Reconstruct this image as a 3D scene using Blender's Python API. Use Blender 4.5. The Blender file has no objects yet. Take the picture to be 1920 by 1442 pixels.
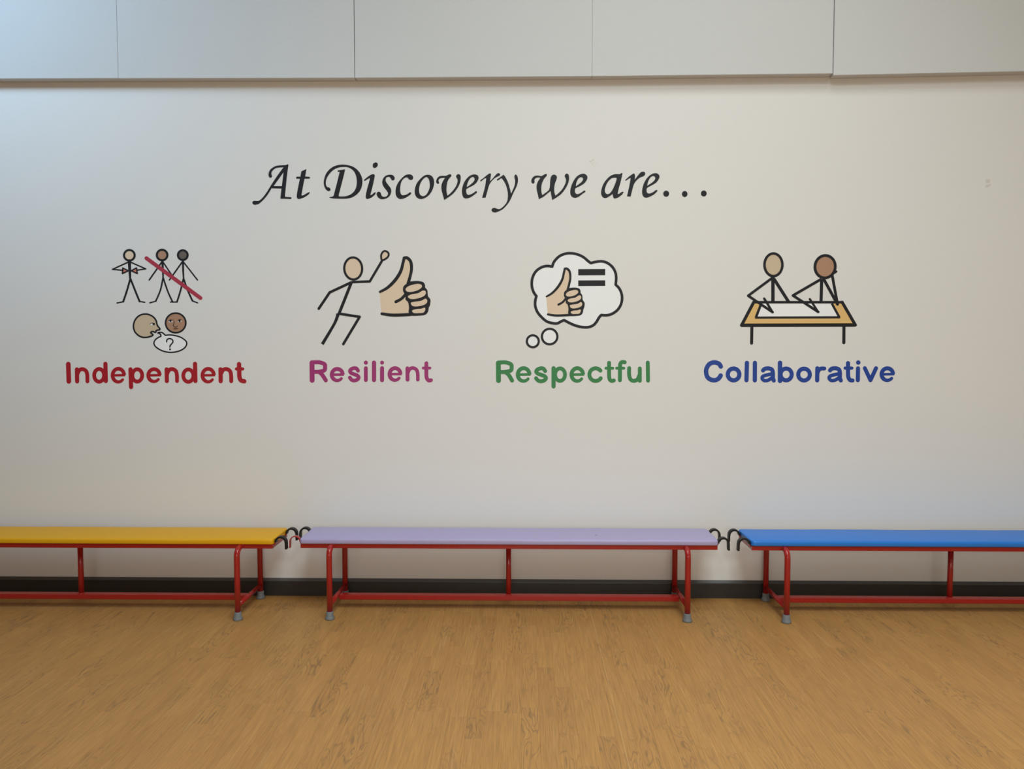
import bpy, bmesh, math, random
import numpy as np
from mathutils import Vector, noise
from mathutils.geometry import tessellate_polygon, delaunay_2d_cdt
random.seed(7)
S = bpy.context.scene
C = S.collection

# ------------------------------------------------------------------ camera
F_PX, CAM_D, CAM_H = 1420.0, 3.82, 1.277
PITCH, YAW = math.atan(71/1420), math.radians(1.0)
cam = bpy.data.cameras.new('camera'); co = bpy.data.objects.new('camera', cam); C.objects.link(co)
cam.sensor_fit = 'HORIZONTAL'; cam.sensor_width = 36.0; cam.lens = F_PX/1920*36.0
co.location = (0, -CAM_D, CAM_H); co.rotation_euler = (math.pi/2-PITCH, 0, YAW)
cam.clip_start = 0.05
S.camera = co

# ------------------------------------------------------------------ world, lights, exposure
w = bpy.data.worlds.new('world'); S.world = w; w.use_nodes = True
w.node_tree.nodes['Background'].inputs[0].default_value = (0.75, 0.85, 1.0, 1)
w.node_tree.nodes['Background'].inputs[1].default_value = 0.3
def area(name, loc, target, sx, sy, power, col):
    l = bpy.data.lights.new(name, 'AREA'); l.shape = 'RECTANGLE'; l.size = sx; l.size_y = sy
    l.energy = power; l.color = col; l.spread = math.radians(150)
    o = bpy.data.objects.new(name, l); C.objects.link(o); o.location = loc
    o.rotation_euler = (Vector(target)-Vector(loc)).to_track_quat('-Z', 'Y').to_euler()
    return o
LC = (0.84, 0.96, 1.0)
area('ceiling_lamp_near', (0.8, -1.7, 4.70), (0.8, -1.7, 0), 1.8, 1.0, 38, LC)
area('ceiling_lamp_mid', (0.7, -3.4, 4.70), (0.7, -3.4, 0), 1.8, 1.2, 86, LC)
area('ceiling_lamp_far', (0.7, -5.4, 4.70), (0.7, -5.4, 0), 1.8, 1.2, 86, LC)
rw = area('roof_window_light', (-3.6, -2.0, 4.2), (-2.8, 0.0, 3.1), 1.2, 1.0, 25, (0.45, 0.72, 1.0)); rw.data.spread = math.radians(95)
fw = area('rear_fill_light', (0.3, -7.3, 1.7), (0.1, 0.0, 0.6), 2.4, 1.6, 9, (1.0, 0.95, 0.90)); fw.data.spread = math.radians(70)  # added fill behind the camera, lifts the lower wall and under the benches
S.view_settings.view_transform = 'Standard'; S.view_settings.look = 'None'
S.view_settings.exposure = 0.06; S.view_settings.gamma = 1.0
S.view_settings.use_curve_mapping = False
S.cycles.use_denoising = True
S.cycles.max_bounces = 10; S.cycles.diffuse_bounces = 6

# ------------------------------------------------------------------ materials
def srgb(r, g, b):
    f = lambda c: (c/255/12.92) if c/255 <= 0.04045 else ((c/255+0.055)/1.055)**2.4
    return (f(r), f(g), f(b), 1)
def mat(name, col, rough=0.5, spec=0.5, bump=0.0, scale=200.0, var=0.0, metal=0.0, coat=0.0, vscale=6.0):
    m = bpy.data.materials.new(name); m.use_nodes = True
    nt = m.node_tree; b = nt.nodes['Principled BSDF']
    b.inputs['Roughness'].default_value = rough
    b.inputs['Specular IOR Level'].default_value = spec
    b.inputs['Metallic'].default_value = metal
    b.inputs['Coat Weight'].default_value = coat
    geo = nt.nodes.new('ShaderNodeNewGeometry')
    n = nt.nodes.new('ShaderNodeTexNoise'); n.inputs['Scale'].default_value = vscale; n.inputs['Detail'].default_value = 5
    nt.links.new(geo.outputs['Position'], n.inputs['Vector'])
    mx = nt.nodes.new('ShaderNodeMix'); mx.data_type = 'RGBA'
    mx.inputs[6].default_value = tuple(c*(1-var) for c in col[:3])+(1,)
    mx.inputs[7].default_value = tuple(min(1, c*(1+var)) for c in col[:3])+(1,)
    nt.links.new(n.outputs['Fac'], mx.inputs[0]); nt.links.new(mx.outputs[2], b.inputs['Base Color'])
    if bump > 0:
        n2 = nt.nodes.new('ShaderNodeTexNoise'); n2.inputs['Scale'].default_value = scale; n2.inputs['Detail'].default_value = 3
        nt.links.new(geo.outputs['Position'], n2.inputs['Vector'])
        bp = nt.nodes.new('ShaderNodeBump'); bp.inputs['Strength'].default_value = bump; bp.inputs['Distance'].default_value = 0.001
        nt.links.new(n2.outputs['Fac'], bp.inputs['Height']); nt.links.new(bp.outputs['Normal'], b.inputs['Normal'])
    return m
M = {}
M['wall'] = mat('wall_paint', (0.76, 0.745, 0.71, 1), 0.62, 0.35, 0.10, 160, 0.012, vscale=1.5)
M['leftwall'] = mat('dark_bounce_cut_side', (0.20, 0.17, 0.14, 1), 0.8, 0.2)  # unseen left wall, made dark to cut bounce on that side
M['patch'] = mat('old_tape_residue', (0.65, 0.63, 0.575, 1), 0.7, 0.3, 0.3, 400, 0.05)
M['panel'] = mat('acoustic_panel_facing', (0.62, 0.625, 0.61, 1), 0.8, 0.2, 0.45, 330, 0.015, vscale=4)
M['ceiling'] = mat('ceiling_paint', (0.80, 0.79, 0.77, 1), 0.8, 0.2)
M['skirt'] = mat('charcoal_vinyl', (0.028, 0.026, 0.024, 1), 0.32, 0.45, 0.05, 90, 0.1)
M['lipgrey'] = mat('paler_grey_vinyl', (0.085, 0.082, 0.075, 1), 0.4, 0.5, 0.05, 90, 0.1)  # paler grey for the lip along the baseboard top
M['red'] = mat('red_paint', (0.34, 0.015, 0.012, 1), 0.15, 0.5, 0.03, 40, 0.06, vscale=9)
M['yellow'] = mat('yellow_vinyl', (0.71, 0.355, 0.004, 1), 0.5, 0.3, 0.10, 260, 0.03)
M['purple'] = mat('lilac_vinyl', (0.385, 0.33, 0.52, 1), 0.42, 0.4, 0.10, 260, 0.03)
M['blue'] = mat('blue_vinyl', (0.018, 0.18, 0.60, 1), 0.40, 0.4, 0.10, 260, 0.03)
M['rubber'] = mat('black_rubber', (0.006, 0.006, 0.0065, 1), 0.45, 0.35, 0.1, 200, 0.1)
M['foot'] = mat('grey_rubber', (0.17, 0.18, 0.18, 1), 0.55, 0.4, 0.1, 200, 0.08)
M['mark'] = mat('dark_scuff', (0.10, 0.08, 0.10, 1), 0.6)
M['ink'] = mat('black_print', (0.012, 0.012, 0.015, 1), 0.5, 0.3)
M['white'] = mat('white_print', (0.88, 0.89, 0.88, 1), 0.5, 0.4)
M['beige'] = mat('beige_print', (0.76, 0.60, 0.43, 1), 0.5, 0.4)
M['tan'] = mat('tan_print', (0.60, 0.48, 0.33, 1), 0.5, 0.4)
M['brown'] = mat('brown_print', (0.42, 0.24, 0.15, 1), 0.5, 0.4)
M['grey'] = mat('grey_brown_print', (0.14, 0.12, 0.10, 1), 0.5, 0.4)
M['salmon'] = mat('salmon_print', (0.64, 0.22, 0.15, 1), 0.5, 0.4)
M['lip'] = mat('lip_print', (0.12, 0.03, 0.015, 1), 0.5, 0.4)
M['crimson'] = mat('crimson_print', (0.42, 0.035, 0.065, 1), 0.5, 0.4)
M['wood'] = mat('ochre_print', (0.76, 0.49, 0.18, 1), 0.5, 0.4)
M['t_red'] = mat('red_lettering', (0.40, 0.012, 0.022, 1), 0.45, 0.4)
M['t_mag'] = mat('magenta_lettering', (0.36, 0.035, 0.17, 1), 0.45, 0.4)
M['t_grn'] = mat('green_lettering', (0.035, 0.22, 0.065, 1), 0.45, 0.4)
M['t_blu'] = mat('blue_lettering', (0.012, 0.055, 0.30, 1), 0.45, 0.4)
M['seam'] = mat('pale_weld', (0.60, 0.38, 0.16, 1), 0.5, 0.4)

def floor_material():
    m = bpy.data.materials.new('oak_floor'); m.use_nodes = True
    nt = m.node_tree; N = nt.nodes; L = nt.links; b = N['Principled BSDF']
    def math_(op, a, c=None, clamp=False):
        n = N.new('ShaderNodeMath'); n.operation = op; n.use_clamp = clamp
        for i, v in enumerate((a, c)):
            if v is None: continue
            if isinstance(v, (int, float)): n.inputs[i].default_value = v
            else: L.new(v, n.inputs[i])
        return n.outputs[0]
    geo = N.new('ShaderNodeNewGeometry')
    sep = N.new('ShaderNodeSeparateXYZ'); L.new(geo.outputs['Position'], sep.inputs[0])
    at = N.new('ShaderNodeAttribute'); at.attribute_name = 'seed'; seed = at.outputs['Fac']
    def vec(sx, sy, k):
        c = N.new('ShaderNodeCombineXYZ')
        L.new(math_('MULTIPLY', sep.outputs[0], sx), c.inputs[0])
        L.new(math_('MULTIPLY', sep.outputs[1], sy), c.inputs[1])
        L.new(math_('MULTIPLY', seed, k), c.inputs[2])
        return c.outputs[0]
    def tex(v, detail=2, rough=0.5, dist=0.0):
        n = N.new('ShaderNodeTexNoise'); n.inputs['Scale'].default_value = 1; n.inputs['Detail'].default_value = detail
        n.inputs['Roughness'].default_value = rough; n.inputs['Distortion'].default_value = dist
        L.new(v, n.inputs['Vector']); return n.outputs['Fac']
    field = tex(vec(14, 2.4, 37), 2.5, 0.5, 0.35)
    ring = math_('SINE', math_('MULTIPLY', field, 95))
    ring = math_('POWER', math_('MAXIMUM', ring, 0.0), 2.6)
    mask = tex(vec(5, 1.6, 91), 1)
    mask = math_('MULTIPLY', math_('SUBTRACT', mask, 0.47), 6.0, True)
    ringm = math_('MULTIPLY', ring, mask)
    fib = tex(vec(230, 7, 11), 3, 0.6)
    fib = math_('MULTIPLY', math_('SUBTRACT', fib, 0.5), 1.0)
    pale = tex(vec(70, 2.4, 23), 2)
    pale = math_('MULTIPLY', math_('SUBTRACT', pale, 0.60), 5.0, True)
    ramp = N.new('ShaderNodeValToRGB'); e = ramp.color_ramp.elements
    e[0].position = 0.0; e[0].color = (0.380, 0.184, 0.050, 1)
    e[1].position = 1.0; e[1].color = (0.445, 0.224, 0.063, 1)
    e2 = ramp.color_ramp.elements.new(0.5); e2.color = (0.415, 0.204, 0.056, 1)
    tone = N.new('ShaderNodeMath'); tone.operation = 'FRACT'; L.new(math_('MULTIPLY', seed, 13.37), tone.inputs[0])
    broad = tex(vec(7, 1.0, 3), 2)
    tt = math_('ADD', math_('MULTIPLY', tone.outputs[0], 0.5), math_('MULTIPLY', broad, 0.45), True)
    L.new(tt, ramp.inputs[0])
    def mix(fac, a, col):
        x = N.new('ShaderNodeMix'); x.data_type = 'RGBA'; L.new(fac, x.inputs[0]); L.new(a, x.inputs[6]); x.inputs[7].default_value = col
        return x.outputs[2]
    c1 = mix(math_('MULTIPLY', pale, 0.30), ramp.outputs[0], (0.56, 0.35, 0.14, 1))
    c2 = mix(math_('MULTIPLY', ringm, 0.80), c1, (0.24, 0.125, 0.045, 1))
    hs = N.new('ShaderNodeHueSaturation'); L.new(c2, hs.inputs['Color'])
    L.new(math_('ADD', math_('MULTIPLY', fib, 0.9), 1.0), hs.inputs['Value'])
    L.new(hs.outputs[0], b.inputs['Base Color'])
    b.inputs['Roughness'].default_value = 0.46; b.inputs['Specular IOR Level'].default_value = 0.4
    bp = N.new('ShaderNodeBump'); bp.inputs['Strength'].default_value = 0.12; bp.inputs['Distance'].default_value = 0.0006
    L.new(fib, bp.inputs['Height']); L.new(bp.outputs[0], b.inputs['Normal'])
    return m
M['floor'] = floor_material()

# ------------------------------------------------------------------ mesh helpers
def link(name, bm, m, parent=None, smooth=False, mats=None):
    me = bpy.data.meshes.new(name)
    bm.normal_update(); bm.to_mesh(me); bm.free()
    me.materials.append(m)
    if smooth:
        for p in me.polygons: p.use_smooth = True
    o = bpy.data.objects.new(name, me); C.objects.link(o)
    if parent is not None: o.parent = parent
    return o
def add_box(bm, x0, x1, y0, y1, z0, z1, bevel=0.0, seg=1):
    r = bmesh.ops.create_cube(bm, size=1.0)
    for v in r['verts']:
        v.co = Vector((x0+(v.co.x+.5)*(x1-x0), y0+(v.co.y+.5)*(y1-y0), z0+(v.co.z+.5)*(z1-z0)))
    if bevel > 0:
        es = list({e for v in r['verts'] for e in v.link_edges})
        bmesh.ops.bevel(bm, geom=es, offset=bevel, segments=seg, affect='EDGES', profile=0.5)
def box(name, m, parent, *a, **k):
    bm = bmesh.new(); add_box(bm, *a, **k); return link(name, bm, m, parent)
def catmull(p, closed, n=6):
    out = []; N = len(p)
    rng = range(N) if closed else range(N-1)
    for i in rng:
        if closed: a, b, c, d = p[(i-1) % N], p[i], p[(i+1) % N], p[(i+2) % N]
        else: a, b, c, d = p[max(i-1, 0)], p[i], p[i+1], p[min(i+2, N-1)]
        for k in range(n):
            t = k/n
            out.append(tuple(0.5*((2*b[j])+(-a[j]+c[j])*t+(2*a[j]-5*b[j]+4*c[j]-d[j])*t*t+(-a[j]+3*b[j]-3*c[j]+d[j])*t**3) for j in range(len(b))))
    if not closed: out.append(tuple(p[-1]))
    return out
def tube(bm, pts, r, seg=14):
    pts = [Vector(p) for p in pts]; rings = []
    prev = None
    for i, p in enumerate(pts):
        t = (pts[min(i+1, len(pts)-1)]-pts[max(i-1, 0)]).normalized()
        if prev is None:
            u = t.orthogonal().normalized()
        else:
            u = (prev - t*prev.dot(t)).normalized()
        prev = u; v = t.cross(u)
        rings.append([bm.verts.new(p+u*r*math.cos(2*math.pi*k/seg)+v*r*math.sin(2*math.pi*k/seg)) for k in range(seg)])
    for a, b in zip(rings, rings[1:]):
        for k in range(seg): bm.faces.new((a[k], a[(k+1) % seg], b[(k+1) % seg], b[k]))
    bm.faces.new(rings[0][::-1]); bm.faces.new(rings[-1])
def lathe(bm, prof, cx, cy, seg=20):
    rings = [[bm.verts.new((cx+r*math.cos(2*math.pi*k/seg), cy+r*math.sin(2*math.pi*k/seg), z)) for k in range(seg)] for r, z in prof]
    for a, b in zip(rings, rings[1:]):
        for k in range(seg): bm.faces.new((a[k], a[(k+1) % seg], b[(k+1) % seg], b[k]))
    bm.faces.new(rings[0][::-1]); bm.faces.new(rings[-1])
def thing(name, label, cat, loc=(0, 0, 0), group=None):
    o = bpy.data.objects.new(name, None); C.objects.link(o); o.location = loc
    o['label'] = label; o['category'] = cat
    if group: o['group'] = group
    o.empty_display_size = 0.1
    return o
def struct(o): o['kind'] = 'structure'; return o

# ------------------------------------------------------------------ room shell
XL, XR, YF, ZC = -4.6, 4.8, -7.6, 4.9
wall = struct(box('wall_back', M['wall'], None, XL-.15, XR+.15, 0.0, 0.15, 0, ZC))
struct(box('wall_left', M['leftwall'], None, XL-.15, XL, YF, 0, 0, ZC))
struct(box('wall_right', M['wall'], None, XR, XR+.15, YF, 0, 0, ZC))
struct(box('wall_front', M['wall'], None, XL-.15, XR+.15, YF-.15, YF, 0, ZC))
struct(box('ceiling', M['ceiling'], None, XL-.15, XR+.15, YF-.15, .15, ZC, ZC+.15))
floor = struct(box('floor', M['floor'], None, XL-.15, XR+.15, YF-.15, .15, -.10, -.004))
# skirting: chamfered top lip
bm = bmesh.new()
prof = [(0, 0), (-.014, 0), (-.014, .0735), (-.012, .0775), (-.002, .0875), (0, .0875)]
a = [bm.verts.new((XL, y, z)) for y, z in prof]; b_ = [bm.verts.new((XR, y, z)) for y, z in prof]
for i in range(len(prof)): bm.faces.new((a[i], a[(i+1) % 6], b_[(i+1) % 6], b_[i]))
bm.faces.new(a[::-1]); bm.faces.new(b_)
bmesh.ops.recalc_face_normals(bm, faces=bm.faces)
bb_ = struct(link('baseboard_back', bm, M['skirt']))
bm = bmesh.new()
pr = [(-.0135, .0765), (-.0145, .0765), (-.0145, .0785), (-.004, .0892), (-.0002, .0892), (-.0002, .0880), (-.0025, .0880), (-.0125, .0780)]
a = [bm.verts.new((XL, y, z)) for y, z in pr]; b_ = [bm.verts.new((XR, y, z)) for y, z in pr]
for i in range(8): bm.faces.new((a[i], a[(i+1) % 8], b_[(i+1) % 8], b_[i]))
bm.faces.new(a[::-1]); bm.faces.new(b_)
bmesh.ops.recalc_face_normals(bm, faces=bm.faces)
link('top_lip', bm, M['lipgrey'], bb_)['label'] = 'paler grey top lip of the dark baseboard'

# floor strips: every strip in view is a piece of its own
PW = 0.062
def strip_bm(bm, lay, x0, x1, y0, y1, seed):
    g, c = 0.00004, 0.0003
    vs = [bm.verts.new(p) for p in ((x0+g, y0+g, -.004), (x1-g, y0+g, -.004), (x1-g, y1-g, -.004), (x0+g, y1-g, -.004),
          (x0+g, y0+g, -c), (x1-g, y0+g, -c), (x1-g, y1-g, -c), (x0+g, y1-g, -c),
          (x0+g+c, y0+g+c, 0), (x1-g-c, y0+g+c, 0), (x1-g-c, y1-g-c, 0), (x0+g+c, y1-g-c, 0))]
    for lo, hi in ((0, 4), (4, 8)):
        for k in range(4):
            f = bm.faces.new((vs[lo+k], vs[lo+(k+1) % 4], vs[hi+(k+1) % 4], vs[hi+k])); f[lay] = seed
    f = bm.faces.new(vs[8:12]); f[lay] = seed
rest = bmesh.new(); rlay = rest.faces.layers.float.new('seed')
cands = []
x = -4.6
PR = random.Random(21)
while x < 4.8:
    y = 0.0 - 0.0
    first = True
    while y > YF:
        ln = PR.uniform(.30, .62)
        if first: ln *= PR.uniform(.3, 1); first = False
        y2 = max(YF, y-ln)
        if y2-YF < .08: y2 = YF
        cands.append((x, min(x+PW, 4.8), y2, y, PR.random()))
        y = y2
    x += PW
def seen(c):
    x0, x1, y0, y1, _ = c
    half = 0.69*(y1+CAM_D)+.03
    return y1 > -1.62 and x0 < half and x1 > -half-.06
vis = sorted([c for c in cands if seen(c)], key=lambda c: -(c[1]-c[0])*(c[3]-c[2])/((c[0]+c[1])**2/4+((c[2]+c[3])/2+CAM_D)**2+CAM_H**2)**1.5)
near = set(vis[:300])
for c in cands:
    x0, x1, y0, y1, sd = c
    if c in near:
        bm = bmesh.new(); lay = bm.faces.layers.float.new('seed')
        strip_bm(bm, lay, -(x1-x0)/2, (x1-x0)/2, -(y1-y0)/2, (y1-y0)/2, sd)
        o = link('plank', bm, M['floor'], floor); o.location = ((x0+x1)/2, (y0+y1)/2, 0)
    else:
        strip_bm(rest, rlay, x0, x1, y0, y1, sd)
o = link('plank', rest, M['floor'], floor); o['kind'] = 'stuff'
box('weld_seam', M['seam'], floor, 0.3168, .3180, -3.2, -.02, -.0005, .0003)['label'] = 'thin pale welded seam line in the floor'

# acoustic panels on the upper wall
pan = [(-4.34, 2.600, -3.177, 2.6015, .0012), (-3.175, 2.6015, -2.0075, 2.5982, .0004), (-2.0066, 2.5978, -.8386, 2.5934, .0012),
       (-.8356, 2.5934, .3240, 2.5942, .0004), (.3248, 2.5942, 1.4890, 2.5998, .001), (1.4932, 2.5915, 2.660, 2.6085, .001), (2.663, 2.608, 3.83, 2.612, .001)]
names = {1: 'off-white wall panel at the top left corner, over the red word',
         2: 'off-white wall panel above the start of the black heading, left of the dark vertical joint',
         3: 'off-white wall panel above the middle of the black heading, right of the left dark joint',
         4: 'off-white wall panel above the end of the heading, left of the stepped joint',
         5: 'off-white wall panel at the top right corner, hanging slightly lower at its left edge',
         0: 'off-white wall panel beyond the top left corner panel', 6: 'off-white wall panel beyond the top right corner panel'}
for i, (x0, z0, x1, z1, _) in enumerate(pan):
    bm = bmesh.new(); cz = 1.165; d = .05
    vs = [bm.verts.new(p) for p in ((x0, -d, z0), (x1, -d, z1), (x1, -.0005, z1), (x0, -.0005, z0), (x0, -d, z0+cz), (x1, -d, z1+cz), (x1, -.0005, z1+cz), (x0, -.0005, z0+cz))]
    for q in ((0, 3, 2, 1), (4, 5, 6, 7), (0, 1, 5, 4), (1, 2, 6, 5), (2, 3, 7, 6), (3, 0, 4, 7)): bm.faces.new([vs[k] for k in q])
    bmesh.ops.bevel(bm, geom=list(bm.edges), offset=.0012, segments=2, affect='EDGES')
    o = link('acoustic_panel', bm, M['panel'])
    o['label'] = names[i]; o['category'] = 'wall panel'; o['group'] = 'acoustic panels along the top of the wall'

# ------------------------------------------------------------------ wall graphics
# measurements taken on the photograph are turned into metres on the wall plane once, here
_fw = Vector((-math.sin(YAW)*math.cos(PITCH), math.cos(YAW)*math.cos(PITCH), -math.sin(PITCH)))
_rt = Vector((math.cos(YAW), math.sin(YAW), 0)); _up = _rt.cross(_fw)
def on_wall(px, py):
    d = _fw*F_PX + _rt*(px-960) - _up*(py-721); t = CAM_D/d.y
    return (d.x*t, CAM_H+d.z*t)
class Pen:
    """collects flat vinyl shapes (origin and scale of one measured close-up) into one thin solid"""
    def __init__(s, ox, oy, k, th): s.o = (ox, oy, k); s.th = th; s.faces = []; s.kw = 1.14
    def W(s, x, y):
        ox, oy, k = s.o; return on_wall(ox+x/k, oy+y/k)
    def _solid(s, loops):
        P = [[s.W(*p[:2]) for p in lp] for lp in loops]
        flat = [p for lp in P for p in lp]
        for t in tessellate_polygon([[Vector((x, z, 0)) for x, z in lp] for lp in P]):
            s.faces.append([flat[i] for i in t])
    @staticmethod
    def smooth(pts, n=5):
        cor = [i for i, p in enumerate(pts) if len(p) > 2 and p[2] == 1]
        P = [tuple(map(float, p[:2])) for p in pts]
        if not cor: return catmull(P, True, n)
        out = []
        for a, b in zip(cor, cor[1:]+[cor[0]+len(P)]):
            seg = [P[i % len(P)] for i in range(a, b+1)]
            out += [seg[0]] if len(seg) == 2 else catmull(seg, False, n)[:-1]
        return out
    grow = 0
    def blob(s, outer, *holes):
        L = [s.smooth(outer)]+[s.smooth(h) for h in holes]; s._solid(L)
        if s.grow:
            for l in L: s.line(l, s.grow, curve=True, closed=True, n=1)
        return s
    def poly(s, pts): s._solid([pts]); return s
    def disc(s, cx, cy, rx, ry=None, rot=0, n=32):
        ry = ry or rx; c, q = math.cos(rot), math.sin(rot)
        s._solid([[(cx+rx*math.cos(2*math.pi*k/n)*c-ry*math.sin(2*math.pi*k/n)*q, cy+rx*math.cos(2*math.pi*k/n)*q+ry*math.sin(2*math.pi*k/n)*c) for k in range(n)]]); return s
    def ring(s, cx, cy, rx, ry, w, rot=0, n=40):
        lp = []; w = w*s.kw
        for e in (w/2, -w/2):
            c, q = math.cos(rot), math.sin(rot)
            lp.append([(cx+(rx+e)*math.cos(2*math.pi*k/n)*c-(ry+e)*math.sin(2*math.pi*k/n)*q, cy+(rx+e)*math.cos(2*math.pi*k/n)*q+(ry+e)*math.sin(2*math.pi*k/n)*c) for k in range(n)])
        s._solid(lp); return s
    def line(s, pts, w, curve=True, cap=True, closed=False, n=6):
        """pts (x, y) or (x, y, width); round joins"""
        P = [(float(p[0]), float(p[1]), s.kw*(float(p[2]) if len(p) > 2 else float(w))) for p in pts]
        if curve and len(P) > 2: P = catmull(P, closed, n)
        if closed: P = P+[P[0]]
        if not curve:
            for a, b in zip(P, P[1:]):
                dx, dy = b[0]-a[0], b[1]-a[1]; l = math.hypot(dx, dy)
                if l < 1e-9: continue
                nx, ny = -dy/l/2, dx/l/2
                s._quad((a[0]+nx*a[2], a[1]+ny*a[2]), (b[0]+nx*b[2], b[1]+ny*b[2]), (b[0]-nx*b[2], b[1]-ny*b[2]), (a[0]-nx*a[2], a[1]-ny*a[2]))
            for p in (P if (cap or closed) else P[1:-1]): s.disc(p[0], p[1], p[2]/2, n=16)
            return s
        L, R = [], []
        for i, p in enumerate(P):
            if closed: a, b = (P[i-1] if i else P[-2]), (P[i+1] if i < len(P)-1 else P[1])
            else: a, b = P[max(i-1, 0)], P[min(i+1, len(P)-1)]
            dx, dy = b[0]-a[0], b[1]-a[1]; l = math.hypot(dx, dy) or 1
            nx, ny = -dy/l*p[2]/2, dx/l*p[2]/2
            L.append((p[0]+nx, p[1]+ny)); R.append((p[0]-nx, p[1]-ny))
        for i in range(len(P)-1):
            s._quad(L[i], L[i+1], R[i+1], R[i])
        if cap and not closed:
            for p in (P[0], P[-1]): s.disc(p[0], p[1], p[2]/2, n=16)
        return s
    def _quad(s, *q):
        P = [s.W(*p) for p in q]
        s.faces.append([P[0], P[1], P[2]]); s.faces.append([P[0], P[2], P[3]])
    def done(s, name, m, parent):
        """all shapes are merged into one clean outline, then given the thickness of the vinyl"""
        co, idx, fc = [], {}, []
        cx = sum(p[0] for f in s.faces for p in f)/sum(len(f) for f in s.faces)
        cz = sum(p[1] for f in s.faces for p in f)/sum(len(f) for f in s.faces)
        for f in s.faces:
            ar = sum(f[i][0]*f[(i+1) % 3][1]-f[(i+1) % 3][0]*f[i][1] for i in range(3))
            if abs(ar) < 1e-10: continue
            ids = []
            for x, z in (f if ar > 0 else f[::-1]):
                k = (round((x-cx)*1e3, 3), round((z-cz)*1e3, 3))
                if k not in idx: idx[k] = len(co); co.append(Vector(k))
                ids.append(idx[k])
            if len(set(ids)) == 3: fc.append(ids)
        V, E, Fc, _, _, src = delaunay_2d_cdt(co, [], fc, 0, 1e-4, True)
        T = np.array([[co[i][:2] for i in f] for f in fc])
        VA = np.array([v[:2] for v in V]); FA = np.array(Fc)
        ctr = VA[FA].mean(axis=1)
        ok = np.ones((len(FA), len(T)), bool)
        for i in range(3):
            p, q = T[:, i], T[:, (i+1) % 3]
            ok &= ((q[:, 0]-p[:, 0])*(ctr[:, 1:2]-p[:, 1])-(q[:, 1]-p[:, 1])*(ctr[:, 0:1]-p[:, 0])) >= -1e-5
        keep = [list(f) for f, k in zip(Fc, ok.any(axis=1)) if k]
        Fc = keep
        bm = bmesh.new()
        fr = [bm.verts.new((v.x/1e3, -s.th, v.y/1e3)) for v in V]
        for f in Fc: bm.faces.new([fr[i] for i in f])
        bm.verts.ensure_lookup_table()
        edges = [e for e in bm.edges if len(e.link_faces) == 1]
        bk = {}
        for e in edges:
            for v in e.verts:
                if v not in bk: bk[v] = bm.verts.new((v.co.x, -.0001, v.co.z))
        for e in edges:
            a, b = e.verts; bm.faces.new((b, a, bk[a], bk[b]))
        bmesh.ops.delete(bm, geom=[v for v in bm.verts if not v.link_faces], context='VERTS')
        bmesh.ops.recalc_face_normals(bm, faces=bm.faces)
        if sum(f.normal.y*f.calc_area() for f in bm.faces) > 0: bmesh.ops.reverse_faces(bm, faces=bm.faces)
        pl = Vector(parent.location) if parent.parent is None else Vector(parent.location)+Vector(parent.parent.location)
        o = link(name, bm, M[m], parent); o.location = Vector((cx, 0, cz))-pl
        return o
def art(name, label, cat, px, py, group=None):
    x, z = on_wall(px, py); return thing(name, label, cat, (x, 0, z), group)

# ---- heading in calligraphic italic
K = 12.014
OX = [470, 600, 730, 850, 980, 1110, 1230]
G = []   # (close-up index, outer, holes...)
G.append((0, [[(850,218,1),(822,420),(800,620),(768,950,1),(840,958),(905,962),(916,978),(900,996),(800,992),(672,990,1),(685,880),(697,762,1),(470,755,1),(410,855),(340,955),(250,1050),(180,1105),(110,1127),(60,1115),(42,1080),(60,1050),(105,1043),(160,1047),(215,1025),(290,950),(370,840),(450,710),(540,570),(640,425),(748,282,1),(640,288),(560,305),(490,360),(465,410),(468,450),(478,485),(465,512),(435,516),(412,490),(406,440),(430,360),(490,300),(580,255),(680,243),(785,240,1)], [(740,395,1),(706,710,1),(515,708,1)]]))
G.append((0, [[(1253,325,1),(1225,495,1),(1325,505),(1330,522),(1320,538),(1210,540,1),(1175,720),(1140,912,1),(1165,925),(1220,900),(1280,865),(1322,848),(1328,862),(1290,905),(1220,950),(1140,985),(1085,997),(1050,980),(1042,920),(1060,800),(1112,540,1),(1035,540),(1030,520),(1040,500),(1122,500,1),(1145,378,1)]]))
G.append((1, 'D'))
G.append((1, 'i'))
G.append((1, [[(1640,578),(1668,566),(1680,535),(1668,495),(1630,462),(1560,455),(1480,480),(1425,540),(1405,620),(1425,700),(1480,780),(1525,840),(1535,890),(1510,935),(1455,955),(1405,945),(1380,910),(1365,865),(1335,838),(1300,845),(1280,875),(1285,920),(1320,970),(1370,997),(1430,1000),(1510,975),(1575,915),(1602,830),(1590,760),(1540,690),(1490,620),(1475,570),(1490,520),(1530,500),(1570,505),(1600,540),(1615,570)]]))
G.append((2, [[(490,868),(470,850),(400,895),(340,915),(290,915),(255,880),(240,810),(245,720),(265,620),(310,550),(370,512),(410,515),(435,545),(475,567),(515,560),(534,520),(522,480),(485,452),(425,448),(355,470),(280,535),(210,620),(160,720),(142,830),(155,920),(200,980),(260,997),(340,980),(430,930),(480,890)]]))
G.append((2, [[(870,455),(780,480),(690,560),(620,650),(580,770),(582,890),(630,970),(710,998),(800,975),(890,910),(960,810),(1002,680),(1000,570),(955,485)], [(828,503),(770,540),(710,620),(675,720),(668,820),(690,900),(750,938),(820,915),(875,840),(910,740),(912,640),(890,550),(860,512)]]))
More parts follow.
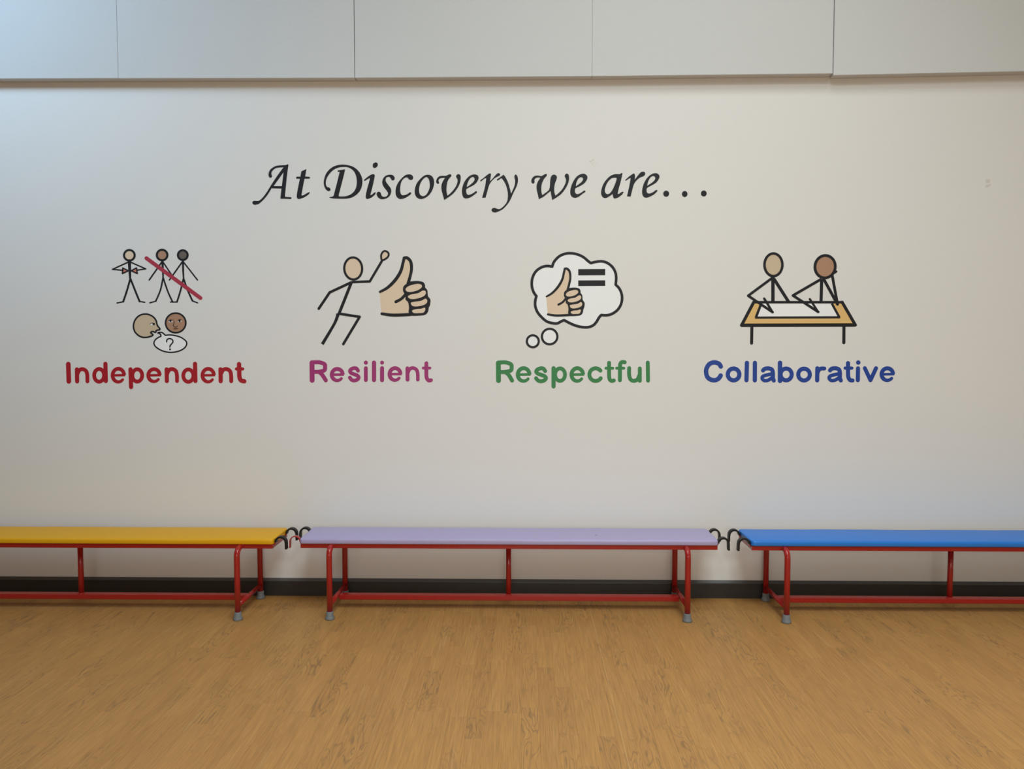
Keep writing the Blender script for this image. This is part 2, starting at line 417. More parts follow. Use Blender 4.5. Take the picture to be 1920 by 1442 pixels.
G.append((2, [[(1385,450),(1392,480),(1345,540),(1310,600),(1290,700),(1285,820),(1308,928,1),(1380,870),(1460,780),(1515,690),(1540,600),(1535,550),(1510,505),(1515,465),(1555,442),(1595,465),(1605,530),(1590,630),(1540,740),(1460,850),(1370,930),(1238,1018,1),(1215,930),(1180,800),(1178,690),(1210,600),(1262,520,1),(1180,525),(1130,540),(1105,575),(1110,610),(1120,640),(1095,655),(1065,635),(1060,590),(1080,535),(1130,490),(1200,480),(1270,480),(1330,455),(1360,445)]]))
G.append((3, [[(470,448),(380,475),(300,545),(235,650),(200,780),(205,900),(240,970),(300,985),(380,960),(460,910),(527,855),(525,832),(505,828),(440,875),(370,905),(325,905),(295,870),(288,790),(330,750),(420,705),(500,650),(555,570),(565,510),(540,465)], [(440,500),(475,525),(478,575),(440,630),(370,690),(300,738,1),(310,670),(340,590),(385,525)]]))
G.append((3, [[(612,580),(625,597),(690,545),(745,520,1),(715,730),(650,970,1),(725,965,1),(760,840),(800,700),(850,610),(930,530),(1000,490),(1045,465),(1048,435),(1020,420),(985,432),(930,490),(880,550),(820,608,1),(845,460),(840,430),(810,430),(750,470),(680,530)]]))
G.append((3, [[(985,560),(995,580),(1040,555),(1080,530),(1130,580),(1185,680),(1220,800),(1232,920),(1215,1050),(1152,1145),(1082,1208),(1036,1230),(985,1222),(930,1202),(880,1215),(862,1250),(885,1285),(945,1300),(1020,1275),(1120,1220),(1218,1115),(1290,1000),(1350,860),(1420,720),(1452,600),(1445,500),(1410,452),(1385,465),(1378,510),(1395,590),(1385,680),(1350,780),(1300,888,1),(1275,780),(1230,630),(1170,505),(1130,455,1),(1070,500),(1020,535)]]))
G.append((4, [[(545,450),(535,480),(480,545),(435,640),(418,740),(420,840),(440,915,1),(520,860),(590,800),(615,720),(622,600),(640,500),(680,458),(730,458),(768,500),(755,570),(725,650),(708,750),(712,850),(738,930,1),(820,860),(900,770),(960,660),(978,580),(970,530),(950,490),(965,445),(1000,430),(1035,465),(1042,560),(1015,660),(950,780),(870,880),(780,950),(668,1020,1),(650,930),(630,815,1),(550,880),(470,945),(368,1000,1),(345,900),(318,780),(320,680),(350,600),(405,520,1),(340,512),(290,530),(262,570),(265,620),(240,650),(205,630),(198,580),(225,520),(280,480),(350,475),(420,485),(480,455),(520,438)]]))
G.append((4, [[(1360,432),(1270,460),(1190,530),(1120,650),(1080,780),(1078,880),(1110,945),(1180,970),(1260,945),(1340,885),(1408,838),(1405,815),(1380,815),(1310,865),(1240,892),(1200,880),(1175,840),(1180,770),(1210,745),(1300,700),(1390,640),(1445,560),(1455,500),(1420,450)], [(1320,505),(1360,530),(1350,590),(1290,650),(1195,718,1),(1205,640),(1235,565),(1275,520)]]))
G.append((5, [[(682,425),(672,480),(640,620),(600,760),(575,885,1),(610,885),(660,850),(695,838),(705,855),(660,910),(590,960),(520,985),(485,965),(465,880,1),(400,930),(310,975),(245,955),(210,890),(215,790),(260,660),(340,550),(420,480),(510,445),(630,443,1),(660,420)], [(545,520),(557,545),(530,640),(480,760),(425,850),(365,892),(310,875),(285,810),(300,730),(350,620),(420,545),(480,520)]]))
G.append((5, [[(755,570),(768,580),(820,545),(875,520,1),(840,720),(790,940,1),(868,942,1),(905,790),(940,670),(1000,580),(1080,515),(1165,480),(1195,435),(1180,395),(1145,385),(1090,410),(1030,480),(960,570,1),(965,470),(945,428),(900,450),(830,500)]]))
G.append((5, [[(1430,420),(1340,445),(1250,520),(1175,640),(1135,780),(1135,890),(1170,950),(1230,967),(1310,940),(1400,890),(1468,820),(1460,800),(1435,805),(1370,850),(1290,880),(1240,860),(1225,800),(1245,745),(1340,690),(1440,630),(1500,550),(1518,490),(1490,440)], [(1385,480),(1425,510),(1415,570),(1350,635),(1238,708,1),(1260,610),(1300,530),(1340,492)]]))
head = art('wall_lettering', 'large black italic heading reading At Discovery we are, across the upper wall', 'lettering', 905, 350)
for idx, shp in G:
    p = Pen(OX[idx], 290, K, .0006); p.grow = 6
    if shp == 'D':
        p.blob([(408,384,1),(397,368,1),(410,358,1),(562,332,1),(530,480),(408,950,1),(400,985,1),(300,980,1),(330,850),(385,640),(448,380,1)])
        p.blob([(215,968,1),(225,958),(290,945),(325,900,1),(420,900,1),(430,990,1),(300,985)])
        p.blob([(400,944,1),(520,945),(620,930),(720,880),(790,800),(825,700),(832,590),(815,480),(770,380),(700,315),(620,280),(540,275),(430,285),(320,330),(220,420),(150,530),(128,620),(135,690),(165,735),(205,742),(232,775),(228,805),(200,820),(160,805),(115,750),(90,660),(92,580),(130,450),(210,340),(320,265),(440,232),(580,232),(720,265),(830,335),(910,440),(950,560),(945,690),(900,810),(820,900),(720,960),(600,988),(400,990,1)])
    elif shp == 'i':
        p.blob([(1000,585),(997,570),(1080,500),(1150,455),(1200,442),(1228,460),(1228,500),(1190,680),(1135,900),(1145,915),(1180,895),(1215,865),(1243,850),(1252,865),(1230,905),(1170,955),(1110,985),(1070,995),(1042,985),(1033,940),(1060,790),(1100,650),(1130,525,1),(1080,545),(1020,582)])
        p.blob([(1192,250),(1202,205),(1250,178),(1290,193),(1298,240),(1275,278),(1235,298),(1200,285)])
    else:
        p.blob(*shp)
    p.done('letter', 'ink', head)
for cx, cy, rx, ry in ((229,880,66,70), (646,887,63,69), (1076,875,66,68)):
    Pen(OX[6], 290, K, .0006).disc(cx, cy, rx, ry).done('dot', 'ink', head)

# ---- the four coloured words, rounded sans letters
def L_e(p, cx, cy, rx, ry, w):
    p.line([(cx-rx, cy), (cx+rx+w*.32, cy-2)], w*.66, cap=False)
    pts = []
    for k in range(17):
        d = math.radians(319*k/16); pts.append((cx+rx*math.cos(d), cy-ry*math.sin(d), w*(1 if k < 12 else 1-.05*(k-11))))
    p.line(pts, w, cap=False); p.disc(pts[-1][0], pts[-1][1], pts[-1][2]*p.kw/2, n=16)
def L_c(p, cx, cy, rx, ry, w, a0=38, a1=322):
    n = 14; p.line([(cx+rx*math.cos(math.radians(a0+(a1-a0)*i/n)), cy-ry*math.sin(math.radians(a0+(a1-a0)*i/n))) for i in range(n+1)], w)
def L_o(p, cx, cy, rx, ry, w): p.ring(cx, cy, rx, ry, w)
def L_n(p, x0, x1, yt, yb, w):
    h = yb-yt; d = x1-x0
    p.line([(x0, yt), (x0+2, yb)], w)
    p.line([(x0+3, yt+h*.42), (x0+d*.22, yt+h*.08), (x0+d*.52, yt-h*.03), (x0+d*.86, yt+h*.12), (x1-2, yt+h*.45), (x1, yb)], w*.92)
def L_s(p, cx, cy, rx, ry, w):
    pts = [(.78,-.58),(.48,-.92),(0,-1.0),(-.6,-.82),(-.85,-.5),(-.6,-.2),(0,.0),(.62,.2),(.92,.52),(.62,.88),(0,1.02),(-.5,.9),(-.88,.55)]
    p.line([(cx+x*rx, cy+y*ry) for x, y in pts], w)
def L_a(p, x0, y0, w, k=1.0):
    q = lambda a: [(x0+(x-603)*k, y0+(y-132)*k) for x, y in a]
    p.line(q([(627,166),(645,151),(680,148),(708,160),(716,190),(716,235),(724,257)]), w)
    p.line(q([(714,196),(665,206),(628,218),(619,238),(638,257),(675,253),(712,228)]), w*.86)
words = []
def word(label, px, py, ox, oy, k, m):
    t = art('wall_lettering', label, 'lettering', px, py, 'coloured words under the pictograms')
    def mk(fn):
        p = Pen(ox, oy, k, .0006); p.kw = 1.13; fn(p); p.done('letter', m, t)
    return mk
mk = word('red word Independent in rounded letters, below the leftmost pictogram', 290, 700, 110, 660, 5.189, 't_red')
mk(lambda p: p.line([(94,118),(99,286)], 40))
mk(lambda p: L_n(p, 178, 280, 170, 286, 36))
mk(lambda p: (p.line([(455,115),(459,283)], 36), L_o(p, 394, 227, 48, 62, 33)))
mk(lambda p: L_e(p, 581, 227, 56, 64, 32))
mk(lambda p: (p.line([(699,169),(705,342)], 36), L_o(p, 765, 228, 48, 60, 33)))
mk(lambda p: L_e(p, 928, 227, 56, 60, 32))
mk(lambda p: L_n(p, 1051, 1152, 169, 283, 36))
mk(lambda p: (p.line([(1327,115),(1331,283)], 36), L_o(p, 1262, 230, 49, 60, 33)))
mk(lambda p: L_e(p, 1455, 227, 56, 63, 32))
mk(lambda p: L_n(p, 1575, 1679, 169, 284, 37))
mk(lambda p: (p.line([(1755,118),(1757,180),(1759,240),(1773,275),(1806,285)], 38), p.line([(1730,165),(1790,165)], 28)))
mk = word('magenta word Resilient in rounded letters, below the running stick figure', 695, 700, 560, 660, 7.111, 't_mag')
def L_R(p, x, y0, y1, xr, ym, xl, w):
    p.line([(x, y0+4), (x+2, y1)], w*1.12)
    p.line([(x, y0), (x+(xr-x)*.55, y0-2), (xr-8, y0+(ym-y0)*.18), (xr, y0+(ym-y0)*.5), (xr-10, y0+(ym-y0)*.84), (x+(xr-x)*.5, ym), (x, ym)], w*.92)
    p.line([(x+(xr-x)*.52, ym), (x+(xr-x)*.78, ym+(y1-ym)*.35), (xl, y1)], w*.92)
mk(lambda p: L_R(p, 178, 140, 378, 352, 264, 362, 52))
mk(lambda p: L_e(p, 515, 303, 73, 77, 46))
mk(lambda p: L_s(p, 740, 297, 66, 82, 44))
mk(lambda p: (p.line([(896,216),(896,375)], 46), p.disc(896, 142, 27)))
mk(lambda p: p.line([(1005,142),(1005,374)], 50))
mk(lambda p: (p.line([(1112,216),(1112,376)], 48), p.disc(1112, 142, 26)))
mk(lambda p: L_e(p, 1285, 296, 73, 80, 46))
mk(lambda p: L_n(p, 1450, 1589, 218, 370, 46))
mk(lambda p: (p.line([(1703,150),(1703,300),(1710,352),(1735,380),(1764,376)], 46), p.line([(1662,214),(1750,214)], 34)))
mk = word('green word Respectful in rounded letters, below the thought cloud', 1074, 698, 910, 660, 5.818, 't_grn')
mk(lambda p: L_R(p, 142, 116, 312, 287, 218, 292, 42))
mk(lambda p: L_e(p, 418, 247, 64, 70, 38))
mk(lambda p: L_s(p, 606, 248, 60, 70, 38))
mk(lambda p: (p.line([(744,177),(744,376)], 40), L_o(p, 815, 247, 54, 68, 37)))
mk(lambda p: L_e(p, 1003, 247, 63, 70, 38))
mk(lambda p: L_c(p, 1203, 247, 68, 69, 38, 40, 325))
mk(lambda p: (p.line([(1350,118),(1350,250),(1356,296),(1376,315),(1401,310)], 38), p.line([(1316,177),(1390,177)], 28)))
mk(lambda p: (p.line([(1520,112),(1494,110),(1474,126),(1469,165),(1468,308)], 38), p.line([(1433,177),(1510,177)], 28)))
mk(lambda p: (p.line([(1569,176),(1569,250),(1584,298),(1620,315),(1660,298),(1682,250)], 38), p.line([(1685,180),(1685,314)], 38)))
mk(lambda p: p.line([(1772,116),(1775,312)], 38))
mk = word('blue word Collaborative in rounded letters, below the table pictogram', 1500, 698, 1300, 660, 4.8, 't_blu')
mk(lambda p: p.line([(247,131),(230,106),(190,94),(147,107),(120,145),(115,185),(128,227),(158,249),(195,254),(226,240),(246,212)], 36))
mk(lambda p: L_o(p, 362, 202, 52, 53, 34))
mk(lambda p: p.line([(482,98),(478,254)], 34))
mk(lambda p: p.line([(554,98),(553,255)], 34))
mk(lambda p: L_a(p, 603, 132, 33))
mk(lambda p: (p.line([(780,98),(780,260)], 36), L_o(p, 835, 202, 50, 53, 33)))
mk(lambda p: L_o(p, 996, 203, 52, 53, 33))
mk(lambda p: (p.line([(1116,147),(1114,255)], 34), p.line([(1117,190),(1132,160),(1152,149),(1178,149)], 32)))
mk(lambda p: L_a(p, 1206, 131, 33))
mk(lambda p: (p.line([(1392,100),(1392,180),(1395,226),(1410,252),(1432,256)], 33), p.line([(1366,145),(1426,145)], 26)))
mk(lambda p: (p.line([(1482,147),(1480,254)], 33), p.disc(1484, 95, 20)))
mk(lambda p: (p.line([(1543,146),(1594,254)], 32), p.line([(1594,254),(1644,146)], 32)))
mk(lambda p: L_e(p, 1746, 201, 52, 54, 32))

GP = 'pictograms in a row on the wall'
# ---- pictogram 1: three stick people, red bar, two faces and a question bubble
t1 = art('wall_pictogram', 'leftmost pictogram, three stick people with a red bar above two round faces', 'wall sticker', 295, 565, GP)
o1 = (190, 450, 6.271)
def P1(th=.0006):
    p = Pen(*o1, th); p.kw = 1.25; return p
def sub(pen, name, m, par): return pen.done(name, m, par)
p = P1(.0008)
p.ring(330,180,62,62,20).line([(330,245,30),(334,350,26),(340,465,18)], 24)
p.line([(322,258),(132,345)], 13).line([(132,345),(255,357)], 13).line([(338,258),(524,340)], 13).line([(524,340),(420,355)], 13)
p.line([(340,460),(300,600),(258,725)], 18).line([(258,726),(185,741)], 12).line([(345,460),(400,600),(450,722)], 18).line([(450,722),(511,733)], 12)
p.line([(253,330),(248,395),(318,362),(253,330)], 13, curve=False).line([(414,328),(424,395),(352,362),(414,328)], 13, curve=False)
fig = p.done('stick_figure', 'ink', t1); fig['label'] = 'stick figure with arms folded to the chest'
P1(.0004).disc(330,180,58).done('face_fill', 'beige', fig)
P1(.0004).poly([(253,330),(248,395),(318,362)]).poly([(414,328),(424,395),(352,362)]).done('hand', 'salmon', fig)
p = P1(.0008)
p.ring(715,177,62,62,20).line([(718,245,22),(724,350,18),(727,460,14)], 20)
p.line([(712,258),(564,470)], 14).line([(725,258),(840,430)], 13)
p.line([(725,450),(695,590),(641,718)], 15).line([(641,720),(571,739)], 12).line([(730,450),(780,600),(835,722)], 15).line([(835,728),(815,730)], 12)
fig = p.done('stick_figure', 'ink', t1); fig['label'] = 'stick figure with a brown head'
P1(.0004).disc(715,177,58).done('face_fill', 'brown', fig)
p = P1(.0008)
p.ring(958,178,57,57,20).line([(960,245,20),(962,350,18),(968,460,14)], 20)
p.line([(952,258),(801,470)], 14).line([(965,258),(1131,470)], 13)
p.line([(965,460),(930,600),(890,728)], 16).line([(890,729),(835,730)], 12).line([(970,460),(1015,590),(1072,715)], 16).line([(1072,716),(1133,740)], 12)
fig = p.done('stick_figure', 'ink', t1); fig['label'] = 'stick figure with a dark grey-brown head'
P1(.0004).disc(958,178,52).done('face_fill', 'grey', fig)
P1(.0012).line([(531,214),(1166,682)], 36).done('cross_out_bar', 'crimson', t1)
def F(th=.0006): return Pen(240, 580, 16, th)
prof_ = [(848,350),(790,258),(700,188),(600,150),(510,142),(400,162),(290,225),(212,325),(172,440),(170,560),(210,675),(290,765),(380,820),(480,843),(580,838),(680,813),(735,788),(748,762),(715,732),(685,705),(700,678),(750,668),(825,690),(848,642),(890,622),(945,615),(955,580),(915,530),(882,480),(862,410)]
f = F(.0008).line(prof_, 42, closed=True).done('face_outline', 'ink', t1); f['label'] = 'face in profile, speaking'
F(.0004).blob(prof_).done('face_fill', 'tan', f)
F(.001).line([(652,458,8),(690,422,14),(740,412,16),(795,432,14)], 14).disc(775,442,36,34).done('eye', 'ink', f)
F(.0009).blob([(665,455),(700,430),(740,425),(750,455),(735,480),(700,475)]).done('eye_white', 'white', f)
f = F(.0008).ring(1432,408,303,295,44).done('face_outline', 'ink', t1); f['label'] = 'round brown face seen from the front'
F(.0004).disc(1432,408,295,290).done('face_fill', 'brown', f)
F(.001).line([(1210,355,8),(1250,325,16),(1310,320,16),(1352,338,8)], 14).disc(1278,352,33).line([(1485,352,8),(1525,312,14),(1570,308,14),(1615,322,6)], 14).disc(1550,352,34).line([(1368,345,10),(1388,395,14),(1366,465,18),(1376,515,18),(1420,535,18),(1468,520,16),(1488,492,8)], 16).done('eye_and_nose_line', 'ink', f)
for e_ in ([(1218,362),(1245,350),(1300,345),(1340,345),(1330,378),(1290,390),(1240,388)], [(1490,355),(1525,345),(1575,343),(1608,345),(1598,374),(1550,384),(1505,382)]): F(.0009).blob(e_).done('eye_white', 'white', f)
F(.0009).line([(1350,590,8),(1390,588,22),(1440,584,26),(1480,584,20),(1515,580,8)], 20).done('mouth', 'lip', f)
bub = [(890,710,1),(940,692),(1020,697),(1075,735),(1120,780,1),(1250,768),(1400,785),(1560,830),(1680,900),(1755,980),(1752,1080),(1680,1172),(1560,1240),(1400,1283),(1240,1290),(1080,1260),(940,1200),(825,1115),(780,1020),(810,930),(890,858),(992,808,1),(980,760),(945,725)]
bs = Pen.smooth(bub, 5)
f = F(.0008).line(bs, 36, closed=True, n=1).done('speech_bubble', 'ink', t1)
F(.0004).poly(bs).done('bubble_fill', 'white', f)
F(.001).line([(1160,975,34),(1166,925),(1210,885),(1270,880),(1335,918),(1350,980),(1312,1035),(1272,1080),(1258,1132,36)], 34).disc(1262,1200,28,30).done('question_mark', 'ink', f)

# ---- pictogram 2: running figure and thumbs-up
t2 = art('wall_pictogram', 'pictogram of a running stick figure beside a big thumbs-up hand', 'wall sticker', 700, 560, GP)
def P2(th=.0008): return Pen(580, 450, 6.868, th)
p = P2()
p.ring(565,367,115,142,26, rot=-.06).line([(545,540),(378,960)], 34, cap=False).line([(372,950,40),(322,1080,32),(167,1342,36)], 34, cap=False)
p.line([(535,548),(262,676),(122,884)], 30, curve=False).line([(555,542),(779,533),(932,275)], 28, curve=False)
p.line([(392,950),(648,990),(438,1340)], 30, curve=False)
p.line([(965,142),(1010,158),(1022,192),(1000,230),(940,262),(925,225),(930,180)], 22, closed=True)
fig = p.done('stick_figure', 'ink', t2)
P2(.0004).disc(565,367,108,136,-.06).done('face_fill', 'beige', fig)
P2(.0004).blob([(965,142),(1010,158),(1022,192),(1000,230),(940,262),(925,225),(930,180)]).done('hand_fill', 'beige', fig)
def thumb(parent, org, fx, fy, wide=1.0):
    """fx, fy take the measurements of the large hand to another close-up"""
    q = lambda a: [(fx(v[0]), fy(v[1]))+tuple(v[2:]) for v in a]
    pen = lambda th: Pen(*org, th)
    k = (fx(1000)-fx(0))/1000*wide
    ln = lambda p, a, w: p.line([(fx(v[0]), fy(v[1]), (v[2] if len(v) > 2 else w)*k) for v in a], w*k)
    p = pen(.0008)
    ln(p, [(912,668,28),(1010,612,34),(1110,512,38),(1178,400,36),(1205,300,34),(1222,232,34)], 36)
    ln(p, [(1222,232,36),(1262,232,36),(1305,280,36),(1316,370,34),(1300,460,34),(1272,560,36)], 34)
    p.blob(q([(1255,560,1),(1300,535),(1390,528),(1465,542),(1490,580),(1492,610),(1520,650),(1528,720),(1560,770),(1555,835),(1540,870),(1530,920),(1500,958),(1440,973),(1300,975),(1278,930),(1283,870),(1270,800),(1240,770),(1235,710),(1208,660),(1212,600)]))
    ln(p, [(1240,700,34),(1185,758,32),(1115,796,34)], 32)
    ln(p, [(934,950,32),(1080,968,36),(1300,960,36)], 36)
    f = p.done('thumbs_up_hand', 'ink', parent)
    pen(.0004).blob(q([(905,675,1),(1000,620),(1100,530),(1175,420),(1200,320),(1222,240),(1265,240),(1310,300),(1315,370),(1290,470),(1275,560),(1240,600),(1240,660),(1270,760),(1300,850),(1300,955,1),(930,950,1),(915,800)])).done('palm_fill', 'beige', f)
    for sh in ([(1240,632),(1285,592),(1380,567),(1438,574),(1448,608),(1400,645),(1320,668),(1262,665)],
               [(1270,726),(1320,700),(1400,686),(1460,652),(1497,662),(1495,702),(1450,735),(1370,758),(1300,758)],
               [(1310,808),(1360,795),(1440,783),(1495,756),(1518,780),(1508,815),(1460,842),(1380,856),(1325,846)],
               [(1325,908),(1380,890),(1440,885),(1486,872),(1492,900),(1470,935),(1420,942),(1345,940)]):
        pen(.0010).blob(q(sh)).done('finger', 'beige', f)
    return f
thumb(t2, (580, 450, 6.868), lambda x: x, lambda y: y)

# ---- pictogram 3: thought cloud
t3 = art('wall_pictogram', 'white thought cloud pictogram holding a small thumbs-up and an equals sign', 'wall sticker', 1080, 560, GP)
def P3(th=.0006): return Pen(970, 450, 6.5545, th)
cl = Pen.smooth([(430,328,1),(450,270),(510,205),(580,172),(650,163),(730,175),(810,210),(870,260),(905,285,1),(960,270),(1040,263),(1110,285),(1170,335),(1205,400),(1215,470),(1208,550,1),(1255,600),(1285,680),(1280,770),(1240,850),(1170,905),(1100,925),(1030,922,1),(1000,960),(970,1010),(930,1050),(870,1072),(790,1070),(710,1050),(640,1020),(575,985,1),(540,1000),(490,1025),(430,1022),(360,1000),(300,950),(250,890),(222,820),(220,750),(235,690,1),(200,640),(178,560),(185,470),(225,390),(290,340),(360,320)], 5)
f = P3(.0005).line(cl, 30, closed=True, n=1).done('cloud_outline', 'ink', t3)
P3(.0003).poly(cl).done('cloud_fill', 'white', f)
thumb(t3, (970, 450, 6.5545), lambda x: 355+(x-905)*.7205, lambda y: 338+(y-212)*.7815)
for y0, y1 in ((358,435), (497,567)):
    P3(.0006).poly([(748,y0),(1080,y0-2),(1080,y1-2),(748,y1)]).done('equals_bar', 'ink', t3)
for cx, cy, r in ((190,1245,73), (397,1187,95)):
    f = P3(.0006).ring(cx, cy, r, r, 25).done('thought_bubble', 'ink', t3)
    P3(.0004).disc(cx, cy, r).done('bubble_fill', 'white', f)

# ---- pictogram 4: two figures at a table
t4 = art('wall_pictogram', 'rightmost pictogram, two stick people writing at an ochre table', 'wall sticker', 1498, 560, GP)
def P4(th=.0006): return Pen(1370, 450, 6.554, th)
p = P4(.0006)
p.line([(283,765),(1370,765)], 28).line([(1370,765),(1532,1045)], 34).line([(1525,1045),(135,1048)], 38).line([(135,1045),(283,765)], 34)
p.line([(372,790),(310,952)], 28, cap=False).line([(298,954),(1345,950)], 24, cap=False).line([(1242,780),(1338,955)], 26, cap=False)
p.line([(261,1060),(257,1268)], 33).line([(1392,1060),(1390,1262)], 34)
tb = p.done('table', 'ink', t4)
P4(.0003).poly([(283,765),(1370,765),(1532,1045),(135,1045)]).done('table_top_fill', 'wood', tb)
P4(.0004).poly([(375,775),(1240,775),(1335,952),(308,952)]).done('paper', 'white', tb)
p = P4(.0010)
p.ring(525,305,110,139,28).line([(519,455),(519,765)], 37, cap=False).line([(508,468),(215,685),(515,888)], 28, curve=False).line([(412,720),(514,888)], 26)
p.line([(530,475),(715,765)], 34, cap=False)
f = p.done('stick_figure', 'ink', t4); f['label'] = 'stick figure with a pale head, writing'
P4(.0004).disc(525,305,104,132).done('face_fill', 'tan', f)
p = P4(.0010)
p.ring(1160,328,125,138,30, rot=.15).line([(1118,480),(1110,765)], 34, cap=False).line([(1100,488),(765,682),(1075,884)], 29, curve=False).line([(972,726),(1074,884)], 24)
p.line([(1145,485),(1312,790)], 32).line([(1248,440),(1312,785)], 30).line([(1235,432),(1262,410),(1296,388)], 26)
f = p.done('stick_figure', 'ink', t4); f['label'] = 'stick figure with a brown head resting on its hand'
P4(.0004).disc(1160,328,118,131,.15).done('face_fill', 'brown', f)

# ---- small blemishes on the paint
w0 = wall
def blem(shapes, ox, oy, k):
    p = Pen(ox, oy, k, .0003)
    for s_ in shapes: p.blob(s_)
    return p.done('paint_blemish', 'patch', wall)
blem([[(440,640),(540,620),(620,540),(680,500),(650,600),(560,650),(500,720)], [(620,740),(650,730),(660,760),(630,770)], [(560,780),(600,780),(600,810),(560,805)], [(790,740),(830,750),(845,790),(810,780)], [(610,860),(640,850),(630,900),(605,890)], [(690,900),(730,900),(720,925),(690,925)]], 1090, 280, 28.84)
blem([[(680,660),(760,630),(850,630),(880,680),(860,760),(780,790),(700,780)], [(690,880),(780,870),(880,840),(900,880),(870,950),(780,970),(730,1000),(680,990)]], 1820, 310, 24)

# ------------------------------------------------------------------ benches
LEN, WID = 1.97, 0.236
def pad_mesh(seed):
    """cushion: rounded profile swept along x, corners rounded in plan, soft edges a little uneven"""
    bm = bmesh.new(); hx, hy, z0, z1 = LEN/2, WID/2, .347, .3735
    st = []
    R = .016
    for k in range(7):
        a = math.pi/2*k/6; st.append((-hx+R-R*math.cos(a), R-R*math.sin(a)))
    st += [(-hx+R+(2*hx-2*R)*k/56, 0) for k in range(1, 56)]
    st += [(-x_, ins) for x_, ins in st[6::-1]]
    prof = []
    r = .0115
    for cx, cz, a0 in ((hy-r, z1-r, 0), (-hy+r, z1-r, 90), (-hy+.005, z0+.005, 180), (hy-.005, z0+.005, 270)):
        rr = r if cz > .355 else .005
        for j in range(6):
            a = math.radians(a0+j*18); prof.append((cx+rr*math.cos(a), cz+rr*math.sin(a)))
    rings = []
    for i, (x_, ins) in enumerate(st):
        ring = []
        for (py, pz) in prof:
            nz = noise.noise(Vector((x_*3.1, py*8, seed)))*.0016 + noise.noise(Vector((x_*13, py*20, seed+5)))*.0006
            s = 1-ins/hy
            endz = -.35*ins if pz > .36 else 0
            ring.append(bm.verts.new((x_, py*s+(nz if abs(py) > hy*.8 else 0), pz+nz*(1 if pz > .36 else 0)+endz)))
        rings.append(ring)
    n = len(prof)
    for a, b in zip(rings, rings[1:]):
        for k in range(n): bm.faces.new((a[k], b[k], b[(k+1) % n], a[(k+1) % n]))
    bm.faces.new(rings[0]); bm.faces.new(rings[-1][::-1])
    bmesh.ops.recalc_face_normals(bm, faces=bm.faces)
    return bm
def strip_sweep(bm, pts, th, y0, y1):
    """flat steel strip following pts (x, z), thickness th, between y0 and y1"""
    L, R = [], []
    for i, p in enumerate(pts):
        a, b = pts[max(i-1, 0)], pts[min(i+1, len(pts)-1)]
        dx, dz = b[0]-a[0], b[1]-a[1]; l = math.hypot(dx, dz)
        nx, nz = -dz/l*th/2, dx/l*th/2
        L.append((p[0]+nx, p[1]+nz)); R.append((p[0]-nx, p[1]-nz))
    V = [[bm.verts.new((q[0], y, q[1])) for q, y in ((L[i], y0), (L[i], y1), (R[i], y1), (R[i], y0))] for i in range(len(pts))]
    for a, b in zip(V, V[1:]):
        for k in range(4): bm.faces.new((a[k], a[(k+1) % 4], b[(k+1) % 4], b[k]))
    bm.faces.new(V[0][::-1]); bm.faces.new(V[-1])
    bmesh.ops.recalc_face_normals(bm, faces=bm.faces)
HP = [(-.006, .338), (.002, .346), (.004, .352)]
HP += [(.0285-.0245*math.cos(math.radians(a)), .3505+.0255*math.sin(math.radians(a))) for a in range(10, 181, 14)]
HP += [(.0535, .343), (.0535, .333), (.0545, .320)]
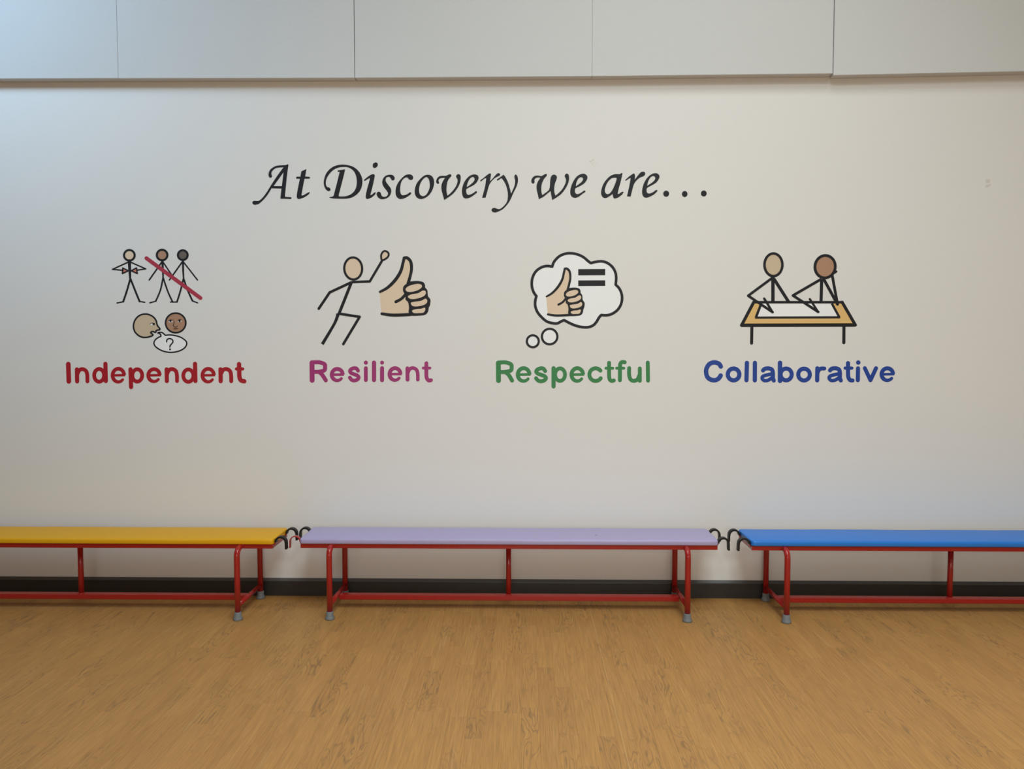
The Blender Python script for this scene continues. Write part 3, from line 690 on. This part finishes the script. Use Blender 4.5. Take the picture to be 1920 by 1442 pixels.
def bench(name, label, loc, padmat, seed, bare=(), legx=.835):
    t = thing(name, label, 'bench', loc, 'padded red-framed benches along the wall')
    o = link('seat_pad', pad_mesh(seed), M[padmat], t, smooth=True)
    o['label'] = {'yellow': 'yellow vinyl seat pad', 'purple': 'lilac vinyl seat pad', 'blue': 'blue vinyl seat pad'}[padmat]
    hx, hy = LEN/2, WID/2
    red = M['red']
    for s in (-1, 1):
        y = s*(hy-.0180)
        box('seat_rail', red, t, -hx+.003, hx-.003, y-.0105, y+.0105, .3255, .3475, bevel=.002, seg=2)
        x = s*(hx-.0135)
        box('end_rail', red, t, x-.0105, x+.0105, -hy+.024, hy-.024, .3255, .3475, bevel=.002, seg=2)
    R = .0135; ly = .1525
    for sx in (-1, 1):
        for sy in (-1, 1):
            pts = [(sx*legx, sy*(hy-.03), .3335), (sx*legx, sy*(hy-.004), .3345), (sx*legx, sy*(hy+.010), .3315)]
            for a in range(15, 91, 15):
                pts.append((sx*legx, sy*(hy+.006+(ly-hy-.006)*math.sin(math.radians(a))), .332-.036*(1-math.cos(math.radians(a)))))
            pts += [(sx*legx, sy*ly, .20), (sx*legx, sy*ly, .030)]
            bm = bmesh.new(); tube(bm, pts, R, 16); bmesh.ops.recalc_face_normals(bm, faces=bm.faces)
            leg = link('leg', bm, red, t, smooth=True)
            bm = bmesh.new(); lathe(bm, [(.0150, .0385), (.0162, .037), (.0168, .018), (.0200, .012), (.0222, .0075), (.0222, .002), (.0210, 0)][::-1], sx*legx, sy*ly, 24)
            bmesh.ops.recalc_face_normals(bm, faces=bm.faces)
            c = link('foot_cap', bm, M['foot'], leg, smooth=True); c['label'] = 'grey rubber foot cap'
        bm = bmesh.new(); tube(bm, [(sx*legx, -ly+.008, .068), (sx*legx, ly-.008, .068)], .0115, 14)
        bmesh.ops.recalc_face_normals(bm, faces=bm.faces)
        link('cross_bar', bm, red, t, smooth=True)
        for k, sy in enumerate((-1, 1)):
            y = sy*.083
            bm = bmesh.new(); strip_sweep(bm, [(sx*(hx+a), z) for a, z in HP], .0045, y-.010, y+.010)
            h = link('hook', bm, red, t)
            if (sx, sy) not in bare:
                bm = bmesh.new(); strip_sweep(bm, [(sx*(hx+a), z) for a, z in HP[2:]]+[(sx*(hx+.0546), .3185)], .0085, y-.0125, y+.0125)
                c = link('hook_sleeve', bm, M['rubber'], h); c['label'] = 'black rubber sleeve'
            else: h['label'] = 'bare red hook without its rubber sleeve'
    box('lower_rail', red, t, -legx+.011, legx-.011, -.020, .020, .0475, .0715, bevel=.003, seg=2)
    bm = bmesh.new(); tube(bm, [(0, 0, .070), (0, 0, .3265)], .0125, 16); lathe(bm, [(.0165, .0712), (.0150, .0735), (.0127, .0760)], 0, 0, 16)
    bmesh.ops.recalc_face_normals(bm, faces=bm.faces)
    link('centre_post', bm, red, t, smooth=True)
    return t
by = bench('bench', 'padded bench with a yellow seat, cut off by the left edge of the photo', (-2.171, -.205, 0), 'yellow', 1.0, legx=.828)
bp_ = bench('bench', 'padded bench with a lilac seat, in the middle of the row', (-.0800, -.190, 0), 'purple', 2.0, bare=((-1, -1),))
bb = bench('bench', 'padded bench with a blue seat, cut off by the right edge of the photo', (2.042, -.1955, 0), 'blue', 3.0, legx=.831)
def speck(parent, x, y, sx, sy):
    bm = bmesh.new()
    vs = [bm.verts.new((x+sx*math.cos(a)*(1+.2*math.sin(3*a)), y+sy*math.sin(a), .3745)) for a in [2*math.pi*k/10 for k in range(10)]]
    lo = [bm.verts.new((v.co.x, v.co.y, .371)) for v in vs]
    bm.faces.new(vs)
    for k in range(10): bm.faces.new((vs[k], vs[(k+1) % 10], lo[(k+1) % 10], lo[k]))
    bmesh.ops.recalc_face_normals(bm, faces=bm.faces)
    link('scuff_mark', bm, M['mark'], parent)
speck(bp_, .42, -.032, .005, .003)
